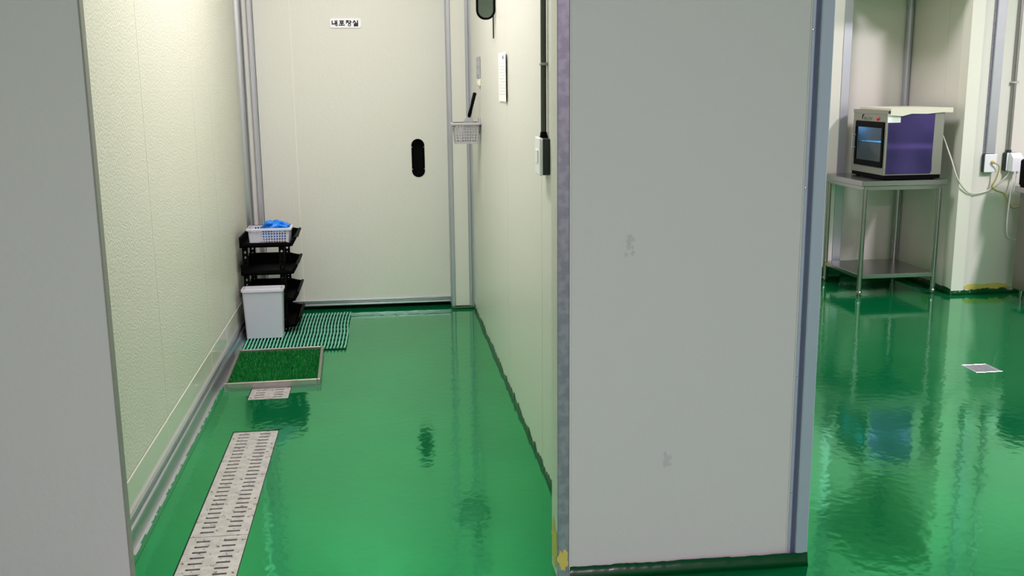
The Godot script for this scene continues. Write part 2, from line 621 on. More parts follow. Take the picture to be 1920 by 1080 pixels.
	for k in 10:
		patch(st, Vector3(0.885 + rng.randf_range(-0.012, 0.012), 0.395 + rng.randf_range(-0.024, 0.024), -2.9992 + k * 0.00002), Vector3(rng.randf_range(0.004, 0.010), 0, 0), Vector3(0, rng.randf_range(0.004, 0.010), 0), Vector3(0, 0, 1), 0.8, k + 20.0, 20)
	obj("stain", st, M.stain, w)
	st = new_st()
	patch(st, Vector3(0.540, 0.07, -2.9982), Vector3(0.016, 0, 0), Vector3(0, 0.035, 0), Vector3(0, 0, 1), 0.7, 4.0, 30)
	patch(st, Vector3(0.5225, 0.10, -3.06), Vector3(0, 0, 0.05), Vector3(0, 0.07, 0), Vector3(-1, 0, 0), 0.8, 5.0, 30)
	obj("yellow_paint_mark", st, M.yellow_paint, w)
	obj_structure("baseboard_pillar", ragged_strip(Vector3(0.563, 0, -2.999), Vector3(1.372, 0, -2.985), Vector3(0, 0, 1), 0.044, 0.005, 0.012, 8.0), M.green_paint, "green painted skirting at the foot of the grey pillar")
	# end wall of the corridor with the door
	w = structure("wall_back", "cream end wall of the corridor around the sliding door")
	obj("backing", boxm(Vector3(-1.15, 0, -7.6), Vector3(0.70, Y, -7.33)), M.joint, w)
	obj("jamb_panel", boxm(Vector3(-0.952, 0, -7.4), Vector3(-0.868, Y, -7.20), 0.002), M.cream, w)
	obj("jamb_panel", boxm(Vector3(0.470, 0.02, -7.4), Vector3(0.66, Y, -7.12), 0.002), M.cream, w)
	st = new_st()
	box(st, Vector3(-0.87, 0.0, -7.3), Vector3(-0.842, Y, -7.165), 0.003)
	obj_structure("trim_2", st, M.alu_soft, "flat metal edge strip on the hinge side of the door")
	st = new_st()
	var cove := PackedVector2Array([Vector2(-0.95, -7.2), Vector2(-0.95, -7.135)])
	for k in 9:
		var a := deg_to_rad(90.0 * k / 8)
		cove.append(Vector2(-0.945 + 0.042 * sin(a), -7.193 + 0.05 * cos(a)))
	cove.append(Vector2(-0.903, -7.2))
	prism(st, cove, Vector3.ZERO, Vector3(1, 0, 0), Vector3(0, 0, 1), Vector3(0, Y, 0), true)
	obj_structure("trim_3", st, M.alu, "rounded aluminium corner strip where embossed wall meets end wall")
	st = new_st()
	box(st, Vector3(0.466, 0.01, -7.3), Vector3(0.493, Y, -7.11), 0.003)
	obj_structure("trim_4", st, M.alu_soft, "metal edge strip beside the door near the wall basket")
	st = new_st()
	box(st, Vector3(0.595, 0.01, -7.125), Vector3(0.618, Y, -7.108), 0.003)
	box(st, Vector3(0.618, 0.01, -7.125), Vector3(0.632, Y, -7.095), 0.003)
	obj_structure("trim_5", st, M.alu_soft, "metal corner strip between end wall and smooth cream wall")
	obj_structure("baseboard_back", ragged_strip(Vector3(0.466, 0, -7.108), Vector3(0.63, 0, -7.108), Vector3(0, 0, 1), 0.02, 0.004, 0.008, 12.0), M.green_paint, "dark green skirting under the narrow end wall strip")

func obj_structure(called: String, st: SurfaceTool, m: Material, label: String) -> MeshInstance3D:
	var o := obj(called, st, m)
	o.set_meta("kind", "structure")
	o.set_meta("label", label)
	return o

func make_side_room():
	var Y := CEIL
	var w := structure("wall_far", "warm white back wall of the side room behind the steel table")
	obj("backing", boxm(Vector3(1.3, 0, -8.1), Vector3(4.5, Y, -7.825)), M.joint, w)
	wall_panels(w, M.warm_white, Vector3(0, 0, -7.8), Vector3(1, 0, 0), Vector3(0, 0, 1), [3.60, 4.23], 0.0, Y, "niche_panel", 0.003)
	wall_panels(w, M.warm_white, Vector3(0, 0, -7.66), Vector3(1, 0, 0), Vector3(0, 0, 1), [1.3, 2.45, 3.60], 0.0, Y, "panel", 0.003, 0.14)
	obj("conduit_cover", boxm(Vector3(3.595, 0.15, -7.79), Vector3(3.668, Y, -7.655), 0.004), M.alu_soft, w)
	var st := new_st()
	tube(st, [Vector3(4.195, 0.12, -7.77), Vector3(4.195, Y, -7.77)], 0.028, 16)
	obj("corner_pipe", st, M.alu_soft, w)
	st = new_st()
	patch(st, Vector3(3.455, 0.15, -7.658), Vector3(0.045, 0, 0), Vector3(0, 0.055, 0), Vector3(0, 0, 1), 0.6, 2.0)
	obj("yellow_paint_mark", st, M.yellow_paint, w)
	obj_structure("baseboard_far", ragged_strip(Vector3(1.3, 0, -7.66), Vector3(3.668, 0, -7.66), Vector3(0, 0, 1), 0.11, 0.012, 0.012, 15.0), M.green_paint, "tall dark green skirting on the back wall behind the steel table")
	obj_structure("added_shade_box", boxm(Vector3(3.668, 2.23, -7.8), Vector3(4.225, Y, -6.95)), M.warm_white, "added unseen box that shades the niche")  # unseen box added above the niche to block lamp light and darken it
	obj_structure("baseboard_recess", ragged_strip(Vector3(3.668, 0, -7.8), Vector3(4.225, 0, -7.8), Vector3(0, 0, 1), 0.13, 0.01, 0.012, 16.0), M.green_paint, "dark green skirting in the recess under the steel table")
	w = structure("wall_side", "protruding cream wall block beside the steel table")
	obj("backing", boxm(Vector3(4.245, 0, -8.1), Vector3(6.4, Y, -6.975)), M.joint, w)
	wall_panels(w, M.warm_white, Vector3(4.225, 0, 0), Vector3(0, 0, 1), Vector3(-1, 0, 0), [-7.82, -7.25, -6.95], 0.0, Y, "side_panel", 0.003)
	wall_panels(w, M.warm_white, Vector3(0, 0, -6.953), Vector3(1, 0, 0), Vector3(0, 0, 1), [4.23, 5.4, 6.4], 0.0, Y, "panel", 0.003)
	st = new_st()
	box(st, Vector3(4.218, 0.03, -7.05), Vector3(4.226, Y, -6.942), 0.002)
	box(st, Vector3(4.218, 0.03, -6.953), Vector3(4.318, Y, -6.941), 0.002)
	obj_structure("trim_6", st, M.trim_white, "white corner cover on the protruding wall block")
	st = new_st()
	patch(st, Vector3(4.515, 0.052, -6.9518), Vector3(0.178, 0, 0), Vector3(0, 0.026, 0), Vector3(0, 0, 1), 0.45, 6.0, 60, 0.6)
	patch(st, Vector3(4.2165, 0.10, -7.28), Vector3(0, 0, 0.06), Vector3(0, 0.04, 0), Vector3(-1, 0, 0), 0.5, 9.0)
	obj("yellow_paint_mark", st, M.yellow_paint, w)
	obj_structure("baseboard_side", ragged_strip(Vector3(4.222, 0, -6.946), Vector3(6.3, 0, -6.946), Vector3(0, 0, 1), 0.035, 0.022, 0.012, 18.0), M.green_paint, "ragged green skirting under the socket wall")
	obj_structure("baseboard_niche", ragged_strip(Vector3(4.22, 0, -7.79), Vector3(4.22, 0, -6.946), Vector3(-1, 0, 0), 0.05, 0.012, 0.010, 19.0), M.green_paint, "dark green skirting on the niche side next to the table")
	# unseen shell that closes the place
	obj_structure("wall_outer_left", boxm(Vector3(-3.2, 0, -3.1), Vector3(-3.1, Y, 3.2)), M.outer, "cream wall beside the entrance area")
	obj_structure("wall_outer_rear", boxm(Vector3(-3.2, 0, 3.1), Vector3(6.4, Y, 3.2)), M.outer, "cream wall behind the camera")
	obj_structure("wall_outer_right", boxm(Vector3(6.3, 0, -7.0), Vector3(6.4, Y, 3.2)), M.outer, "cream wall on the far side of the side room")

func make_door():
	var d := structure("door_1", "wide cream sliding door with a black recessed pull and metal bottom rail")
	obj("leaf", boxm(Vector3(-0.84, 0.06, -7.32), Vector3(-0.5925, 2.32, -7.25), 0.002), M.cream, d)
	obj("leaf_joint", boxm(Vector3(-0.594, 0.06, -7.31), Vector3(-0.588, 2.32, -7.2515)), M.pale_joint, d)
	# the leaf around the pull: four boards and the pocket between them
	var px := 0.256
	var py := 1.082
	var hw := 0.0435
	var hh := 0.133
	var st := new_st()
	box(st, Vector3(-0.5895, 0.06, -7.32), Vector3(px - hw, 2.32, -7.25))
	box(st, Vector3(px + hw, 0.06, -7.32), Vector3(0.468, 2.32, -7.25))
	box(st, Vector3(px - hw, 0.06, -7.32), Vector3(px + hw, py - hh, -7.25))
	box(st, Vector3(px - hw, py + hh, -7.32), Vector3(px + hw, 2.32, -7.25))
	for sy in [-1.0, 1.0]:
		for sx in [-1.0, 1.0]:
			var corner := Vector3(px + sx * hw, py + sy * hh, -7.25)
			for k in 8:
				var a0 := PI / 2 * k / 8
				var a1 := PI / 2 * (k + 1) / 8
				tri(st, corner, Vector3(px + sx * hw * cos(a0), py + sy * (hh - hw + hw * sin(a0)), -7.25), Vector3(px + sx * hw * cos(a1), py + sy * (hh - hw + hw * sin(a1)), -7.25), Vector3(0, 0, 1))
	obj("leaf", st, M.cream, d)
	st = new_st()
	# raised edge of the pull, its bowl and the screws
	var outer := rounded_rect(2 * hw + 0.006, 2 * hh + 0.006, hw + 0.0029, 10)
	var inner := rounded_rect(2 * hw - 0.008, 2 * hh - 0.008, hw - 0.0041, 10)
	var o := Vector3(px, py, -7.2475)
	for i in outer.size():
		var j := (i + 1) % outer.size()
		var a := o + Vector3(outer[i].x, outer[i].y, 0)
		var b := o + Vector3(outer[j].x, outer[j].y, 0)
		var c := o + Vector3(inner[j].x, inner[j].y, 0)
		var e := o + Vector3(inner[i].x, inner[i].y, 0)
		var dn := Vector3(0, 0, -0.045)
		quad(st, a, b, c, e, Vector3(0, 0, 1))
		quad(st, a, b, b + Vector3(0, 0, -0.003), a + Vector3(0, 0, -0.003), Vector3(outer[i].x, outer[i].y, 0))
		quad(st, e, c, c + dn, e + dn, Vector3(-inner[i].x, -inner[i].y, 0))
		tri(st, o + dn, e + dn, c + dn, Vector3(0, 0, 1))
	var pull := obj("recessed_pull", st, M.black, d)
	pull.set_meta("label", "black stadium shaped recessed door pull")
	for s in [[-1, 1], [1, 1], [-1, -1], [1, -1]]:
		var ss := new_st()
		lathe(ss, [Vector2(0.0001, 0.0), Vector2(0.0032, 0.0), Vector2(0.0032, 0.003), Vector2(0.0001, 0.0035)], Vector3.ZERO, 8)
		var scr := obj("screw", ss, M.alu, pull)
		scr.position = Vector3(px + s[0] * 0.0425, py + s[1] * 0.078, -7.2475)
		scr.rotation.x = PI / 2
	st = new_st()
	for r in [[0.028, 0.042, -7.236], [0.044, 0.056, -7.243], [0.058, 0.072, -7.238]]:
		box(st, Vector3(-0.84, r[0], -7.31), Vector3(0.468, r[1], r[2]), 0.003)
	obj("bottom_rail", st, M.alu, d)
	obj("gap_shade", boxm(Vector3(-0.84, 0.006, -7.30), Vector3(0.468, 0.028, -7.275), 0.002), M.black, d)  # near-black box paints in the shade of the gap under the door
	# the plate with the room's name
	var t := thing("door_sign", "small white rounded name plate with black Korean lettering on the door", "sign", Vector3(-0.2165, 2.0165, -7.2488))
	st = new_st()
	prism(st, rounded_rect(0.212, 0.064, 0.014), Vector3.ZERO, Vector3(1, 0, 0), Vector3(0, 1, 0), Vector3(0, 0, 0.005))
	obj("plate", st, M.white_plastic, t)
	var glyphs := [
		[[0.05, 0.95, 0.05, 0.35], [0.05, 0.35, 0.50, 0.42], [0.62, 0.98, 0.62, 0.12], [0.62, 0.55, 0.88, 0.55], [0.88, 1.0, 0.88, 0.0]],
		[[0.15, 0.92, 0.85, 0.92], [0.33, 0.92, 0.36, 0.55], [0.67, 0.92, 0.64, 0.55], [0.15, 0.52, 0.85, 0.52], [0.5, 0.52, 0.5, 0.18], [0.0, 0.16, 1.0, 0.16]],
		[[0.05, 0.95, 0.55, 0.95], [0.32, 0.95, 0.05, 0.52], [0.30, 0.75, 0.58, 0.52], [0.78, 1.0, 0.78, 0.45], [0.78, 0.74, 1.0, 0.74]],
		[[0.30, 1.0, 0.05, 0.58], [0.30, 0.88, 0.55, 0.58], [0.86, 1.0, 0.86, 0.50], [0.25, 0.42, 0.86, 0.42], [0.86, 0.42, 0.86, 0.22], [0.86, 0.22, 0.25, 0.22], [0.25, 0.22, 0.25, 0.0], [0.25, 0.0, 0.90, 0.0]],
	]
	for g in 4:
		st = new_st()
		var gx := -0.093 + g * 0.0475
		var gh := 0.036
		for s in glyphs[g]:
			var a := Vector2(gx + s[0] * 0.038, -0.019 + s[1] * gh)
			var b := Vector2(gx + s[2] * 0.038, -0.019 + s[3] * gh)
			var dd := (b - a).normalized()
			var pp := Vector2(-dd.y, dd.x) * 0.0037
			a -= dd * 0.0022
			b += dd * 0.0022
			prism(st, PackedVector2Array([a - pp, b - pp, b + pp, a + pp]), Vector3(0, 0, 0.0048), Vector3(1, 0, 0), Vector3(0, 1, 0), Vector3(0, 0, 0.0008))
		if g == 2:
			var ringp := PackedVector2Array()
			for k in 16:
				var q := TAU * k / 16
				var q2 := TAU * (k + 1) / 16
				var c := Vector2(gx + 0.024, -0.0125)
				var a := [c + Vector2(cos(q), sin(q)) * 0.0105, c + Vector2(cos(q2), sin(q2)) * 0.0105, c + Vector2(cos(q2), sin(q2)) * 0.0052, c + Vector2(cos(q), sin(q)) * 0.0052]
				prism(st, PackedVector2Array(a), Vector3(0, 0, 0.0048), Vector3(1, 0, 0), Vector3(0, 1, 0), Vector3(0, 0, 0.0008))
		obj("letter", st, M.ink, t)

# ------------------------------------------------------------------ drains
func grate(label: String, x0: float, x1: float, z0: float, z1: float):
	var t := thing("drain_grate", label, "drain grate", Vector3((x0 + x1) / 2, -0.002, (z0 + z1) / 2), 0, "slotted drain covers")
	var c := (x0 + x1) / 2
	var hz := (z1 - z0) / 2
	var st := new_st()
	var rails := [[x0, -0.709], [-0.660, -0.614], [-0.566, x1]]
	for r in rails:
		box(st, Vector3(r[0] - c, -0.004, -hz), Vector3(r[1] - c, 0, hz))
	var n := int(round((2 * hz - 0.03) / 0.0425))
	var pitch := (2 * hz - 0.03) / n
	for r in [[-0.709, -0.660], [-0.614, -0.566]]:
		for i in n + 1:
			var a := -hz + 0.015 + i * pitch - pitch / 2 + 0.006
			var b := a + pitch - 0.012
			a = maxf(a, -hz)
			b = minf(b, hz)
			box(st, Vector3(r[0] - c - 0.0001, -0.004, a), Vector3(r[1] - c + 0.0001, 0, b))
	obj("slotted_plate", st, M.grate, t)
	st = new_st()
	box(st, Vector3(x0 - c, -0.028, -hz), Vector3(x0 - c + 0.003, -0.004, hz))
	box(st, Vector3(x1 - c - 0.003, -0.028, -hz), Vector3(x1 - c, -0.004, hz))
	obj("turned_edge", st, M.grate, t)

func make_drains():
	grate("long slotted steel drain cover beside the base channel with rust spots", -0.738, -0.532, -4.640, -3.511)
	grate("slotted steel drain cover cut off by the bottom of the photo", -0.738, -0.532, -3.507, -2.36)
	grate("short slotted steel drain cover peeking out under the turf tray", -0.738, -0.532, -5.595, -5.143)
	var t := thing("floor_drain", "small square perforated steel floor drain in front of the steel table", "floor drain", Vector3(3.307, 0.0, -5.078))
	var st := new_st()
	perforated(st, Vector3(-0.072, -0.006, 0.072), Vector3(0.144, 0, 0), Vector3(0, 0, -0.144), Vector3(0, 0.006, 0), 7, 7, 0.08, 0.08, 0.32, 0.2)
	obj("perforated_plate", st, M.alu_soft, t)
	st = new_st()
	for s in [-1.0, 1.0]:
		box(st, Vector3(s * 0.072, -0.012, -0.079), Vector3(s * 0.079, 0.0015, 0.079), 0.001)
		box(st, Vector3(-0.072, -0.012, s * 0.072), Vector3(0.072, 0.0015, s * 0.079), 0.001)
	obj("rim", st, M.alu, t)

# ------------------------------------------------------------------ things in the corridor
func make_mat():
	var t := thing("slatted_mat", "pale green ribbed duckboard mat in front of the door", "floor mat", Vector3(-0.575, 0.0, -6.58))
	var n := 30
	for i in n:
		var x := -0.31 + 0.62 * i / (n - 1)
		var pts := []
		for k in 13:
			var z := -0.48 + 0.98 * k / 12.0
			var bend := 0.0045 * noise.get_noise_2d(z * 60.0, 3.0) * 1.6 + 0.004 * sin(z * 9.0) * smoothstep(-0.2, 0.35, x)
			pts.append(Vector3(x + bend, 0.0145, z))
		var st := new_st()
		tube(st, pts, 0.0052, 8)
		obj("rib", st, M.mat_green, t)
	for k in 9:
		var z := -0.46 + 0.93 * k / 8.0
		obj("cross_strip", boxm(Vector3(-0.315, 0.0005, z - 0.012), Vector3(0.315, 0.0095, z + 0.012), 0.002), M.mat_base, t)

func make_tray():
	var t := thing("turf_tray", "shallow steel framed tray of green artificial turf on the floor", "tray", Vector3(-0.64, 0.0, -5.70), deg_to_rad(1.6))
	var hx := 0.255
	var hz := 0.358
	obj("pan", boxm(Vector3(-hx, 0.001, -hz), Vector3(hx, 0.008, hz)), M.alu_soft, t)
	for s in [-1.0, 1.0]:
		obj("frame_side", boxm(Vector3(s * hx, 0.001, -hz), Vector3(s * (hx - 0.016), 0.036, hz), 0.002), M.aged_steel, t)
		obj("frame_side", boxm(Vector3(-hx + 0.016, 0.001, s * hz), Vector3(hx - 0.016, 0.036, s * (hz - 0.016)), 0.002), M.aged_steel, t)
	obj("turf_backing", boxm(Vector3(-hx + 0.017, 0.008, -hz + 0.017), Vector3(hx - 0.017, 0.014, hz - 0.017)), M.turf, t)
	# blades
	var bl := new_st()
	for s in [0.0, 2.1, 4.2]:
		var d := Vector3(cos(s), 0, sin(s))
		var p := Vector3(-d.z, 0, d.x)
		var a := d * 0.0015
		var tip := d * 0.008 + Vector3(0, 0.017, 0)
		tri(bl, a - p * 0.0016, a + p * 0.0016, tip, d + Vector3.UP)
		tri(bl, a - p * 0.0016, a + p * 0.0016, tip, -d)
	bl.generate_normals()
	var bm: ArrayMesh = bl.commit()
	var gm := mat(Color(1, 1, 1), 0.45)
	gm.vertex_color_use_as_albedo = true
	bm.surface_set_material(0, gm)
	var mm := MultiMesh.new()
	mm.transform_format = MultiMesh.TRANSFORM_3D
	mm.use_colors = true
	mm.mesh = bm
	var nx := 80
	var nz := 112
	mm.instance_count = nx * nz
	var i := 0
	for ix in nx:
		for iz in nz:
			var q := Vector3(lerpf(-hx + 0.02, hx - 0.02, (ix + rng.randf()) / nx), 0.013, lerpf(-hz + 0.02, hz - 0.02, (iz + rng.randf()) / nz))
			var b := Basis(Vector3.UP, rng.randf() * TAU).scaled(Vector3.ONE * rng.randf_range(0.7, 1.2))
			mm.set_instance_transform(i, Transform3D(b, q))
			var g := rng.randf()
			var col := Color(0.006, 0.24 + 0.20 * g, 0.04 + 0.04 * g)
			if rng.randf() < 0.03:
				col = Color(0.22, 0.62, 0.30)
			mm.set_instance_color(i, col)
			i += 1
	var mi := MultiMeshInstance3D.new()
	mi.name = "turf"
	mi.multimesh = mm
	mi.set_meta("kind", "stuff")
	mi.set_meta("label", "green artificial turf")
	t.add_child(mi)

func make_rack():
	var t := thing("shoe_rack", "black four tier plastic shoe rack in the corner by the door", "shoe rack", Vector3(-0.755, 0.02, -6.725))
	var hx := 0.168
	var hz := 0.215
	var tiers := [0.035, 0.205, 0.385, 0.565]
	for y in tiers:
		var st := new_st()
		# deck
		box(st, Vector3(-hx, y, -hz), Vector3(hx - 0.02, y + 0.012, hz), 0.003)
		# long lip on the open side, leaning out
		prism(st, PackedVector2Array([Vector2(hx - 0.026, 0.0), Vector2(hx - 0.004, 0.004), Vector2(hx + 0.022, 0.05), Vector2(hx + 0.022, 0.064), Vector2(hx + 0.008, 0.064), Vector2(hx + 0.004, 0.052), Vector2(hx - 0.022, 0.014)]), Vector3(0, y, -hz), Vector3(1, 0, 0), Vector3(0, 1, 0), Vector3(0, 0, 2 * hz))
		# wall side lip
		box(st, Vector3(-hx, y, -hz), Vector3(-hx + 0.01, y + 0.07, hz), 0.003)
		# far end plate, sloping down to the lip
		prism(st, PackedVector2Array([Vector2(-hx, 0.0), Vector2(hx, 0.0), Vector2(hx + 0.022, 0.056), Vector2(hx - 0.03, 0.066), Vector2(hx - 0.07, 0.078), Vector2(-hx, 0.078)]), Vector3(0, y, -hz), Vector3(1, 0, 0), Vector3(0, 1, 0), Vector3(0, 0, 0.012))
		# near end plate, low
		prism(st, PackedVector2Array([Vector2(-hx, 0.0), Vector2(hx - 0.03, 0.0), Vector2(hx - 0.008, 0.006), Vector2(hx - 0.016, 0.022), Vector2(hx - 0.04, 0.03), Vector2(-hx, 0.03)]), Vector3(0, y, hz - 0.010), Vector3(1, 0, 0), Vector3(0, 1, 0), Vector3(0, 0, 0.010))
		obj("tier", st, M.black, t)
	for s in [-1.0, 1.0]:
		for e in [-1.0, 1.0]:
			for k in 4:
				var y0: float = 0.0 if k == 0 else tiers[k - 1] + 0.012
				var y1: float = tiers[k]
				var x: float = -hx + 0.03 if s < 0 else 0.092
				var z: float = e * (hz - 0.03)
				var st := new_st()
				perforated(st, Vector3(x - 0.018, y0, z - 0.009), Vector3(0.036, 0, 0), Vector3(0, y1 - y0, 0), Vector3(0, 0, 0.018), 1, 4 if k > 0 else 1, 0.15, 0.1, 0.30, 0.16)
				obj("post", st, M.black, t)

func make_bin():
	var t := thing("waste_bin", "slim pale grey plastic bin with lid in front of the shoe rack", "bin", Vector3(-0.782, 0.02, -6.432))
	var st := new_st()
	var rings := []
	for k in 2:
		var w := 0.228 if k == 0 else 0.250
		var d := 0.105 if k == 0 else 0.125
		var rr := rounded_rect(w, d, 0.014, 4)
		var r := []
		for p in rr:
			r.append(Vector3(p.x, 0.0 if k == 0 else 0.306, p.y))
		rings.append(r)
	st.set_smooth_group(1)
	var n: int = rings[0].size()
	for i in n:
		var j := (i + 1) % n
		quad(st, rings[0][i], rings[0][j], rings[1][j], rings[1][i], Vector3(rings[0][i].x / 4, 0, rings[0][i].z))
	st.set_smooth_group(-1)
	for i in n:
		tri(st, Vector3.ZERO, rings[0][i], rings[0][(i + 1) % n], Vector3.DOWN)
		tri(st, Vector3(0, 0.306, 0), rings[1][i], rings[1][(i + 1) % n], Vector3.UP)
	obj("body", st, M.bin, t)
	st = new_st()
	var lp := PackedVector2Array()
	for p in rounded_rect(0.264, 0.140, 0.018, 3):
		lp.append(p)
	prism(st, lp, Vector3(0, 0.303, 0), Vector3(1, 0, 0), Vector3(0, 0, 1), Vector3(0, 0.014, 0))
	prism(st, rounded_rect(0.222, 0.105, 0.012, 3), Vector3(0, 0.317, 0), Vector3(1, 0, 0), Vector3(0, 0, 1), Vector3(0, 0.004, 0))
	var lid := obj("lid", st, M.bin_lid, t)
	for s in [-1.0, 1.0]:
		obj("lid_slot", boxm(Vector3(s * 0.116, 0.317, -0.04), Vector3(s * 0.119, 0.3178, 0.04)), M.dark_box, lid)

func basket_walls(t: Node3D, w: float, d: float, h: float, taper: float, cols: int, rows: int, side_cols: int, m: Material):
	# w, d: size at the rim; the foot is narrower by taper
	var f := 1.0 - taper
	var dz := d * taper / 2
	var dx := w * taper / 2
	var st := new_st()
	perforated(st, Vector3(-w / 2, 0, d / 2 - dz), Vector3(w, 0, 0), Vector3(0, h, dz), Vector3(0, 0, -0.003), cols, rows, 0.07, 0.08, 0.36, 0.17, taper)
	obj("perforated_side", st, m, t)
	st = new_st()
	perforated(st, Vector3(-w / 2, 0, -d / 2 + dz), Vector3(w, 0, 0), Vector3(0, h, -dz), Vector3(0, 0, 0.003), cols, rows, 0.07, 0.08, 0.36, 0.17, taper)
	obj("perforated_side", st, m, t)
	for s in [-1.0, 1.0]:
		st = new_st()
		perforated(st, Vector3(s * (w / 2 - dx), 0, -d / 2), Vector3(0, 0, d), Vector3(s * dx, h, 0), Vector3(-s * 0.003, 0, 0), side_cols, rows, 0.07, 0.08, 0.36, 0.17, taper)
		obj("perforated_side", st, m, t)
	obj("basket_floor", boxm(Vector3(-w / 2 * f, 0.0, -d / 2 * f), Vector3(w / 2 * f, 0.003, d / 2 * f)), m, t)
	# rim
	st = new_st()
	var o := rounded_rect(w + 0.024, d + 0.024, 0.014, 3)
	var i := rounded_rect(w - 0.004, d - 0.004, 0.006, 3)
	for k in o.size():
		var j := (k + 1) % o.size()
		var a := Vector3(o[k].x, h, o[k].y)
		var b := Vector3(o[j].x, h, o[j].y)
		var c := Vector3(i[j].x, h + 0.004, i[j].y)
		var e := Vector3(i[k].x, h + 0.004, i[k].y)
		quad(st, a, b, c, e, Vector3.UP)
		quad(st, a, b, b + Vector3(0, -0.010, 0), a + Vector3(0, -0.010, 0), Vector3(a.x, 0, a.z))
		quad(st, a + Vector3(0, -0.010, 0), b + Vector3(0, -0.010, 0), c + Vector3(0, -0.010, 0), e + Vector3(0, -0.010, 0), Vector3.DOWN)
	obj("rim", st, m, t)

func blob(st: SurfaceTool, c: Vector3, s: Vector3, amp: float, seed_at: float, rows := 18, cols := 28):
	var g := []
	for i in rows + 1:
		var r := []
		for k in cols:
			var th := PI * i / rows
			var ph := TAU * k / cols
			var d := Vector3(sin(th) * cos(ph), cos(th), sin(th) * sin(ph))
			var q := 1.0 + amp * (noise.get_noise_3dv(d * 22.0 + Vector3.ONE * seed_at * 50.0) + 0.8 * absf(noise.get_noise_3dv(d * 45.0 + Vector3.ONE * seed_at * 20.0)))
			r.append(c + d * s * q)
		g.append(r)
	st.set_smooth_group(1)
	for i in rows:
		for k in cols:
			var k2 := (k + 1) % cols
			var n: Vector3 = g[i][k] + g[i + 1][k2] - c * 2.0
			if i > 0:
				tri(st, g[i][k], g[i][k2], g[i + 1][k2], n)
			if i < rows - 1:
				tri(st, g[i][k], g[i + 1][k2], g[i + 1][k], n)
	st.set_smooth_group(-1)

func make_rack_top():
	var t := thing("basket", "pale grey perforated plastic basket on top of the shoe rack", "basket", Vector3(-0.738, 0.5985, -6.635))
	basket_walls(t, 0.262, 0.185, 0.100, 0.06, 13, 5, 9, M.basket)
	var g := thing("rubber_glove", "crumpled blue rubber gloves lying in the basket on the shoe rack", "gloves", Vector3(-0.715, 0.612, -6.635))
	var st := new_st()
	blob(st, Vector3(-0.01, 0.07, 0.005), Vector3(0.062, 0.058, 0.05), 0.55, 1.0)
	blob(st, Vector3(0.045, 0.06, 0.01), Vector3(0.055, 0.035, 0.045), 0.6, 2.0)
	blob(st, Vector3(0.01, 0.03, 0.0), Vector3(0.09, 0.03, 0.06), 0.3, 3.0)
	var fingers := [
		[Vector3(0.02, 0.10, 0.03), Vector3(0.06, 0.096, 0.05), Vector3(0.095, 0.088, 0.06)],
		[Vector3(0.0, 0.105, 0.0), Vector3(0.05, 0.115, 0.0), Vector3(0.09, 0.092, 0.02)],
		[Vector3(-0.05, 0.09, 0.03), Vector3(-0.04, 0.115, 0.05), Vector3(0.0, 0.118, 0.06)],
		[Vector3(0.03, 0.09, -0.02), Vector3(0.075, 0.10, -0.03), Vector3(0.10, 0.085, -0.02)],
	]
	obj("palm", st, M.glove, g)
	for f in fingers:
		st = new_st()
		tube(st, curve_pts(f, 5), [0.013, 0.014, 0.012, 0.013, 0.012, 0.011, 0.012, 0.011, 0.010, 0.009, 0.004], 10)
		obj("finger", st, M.glove, g)

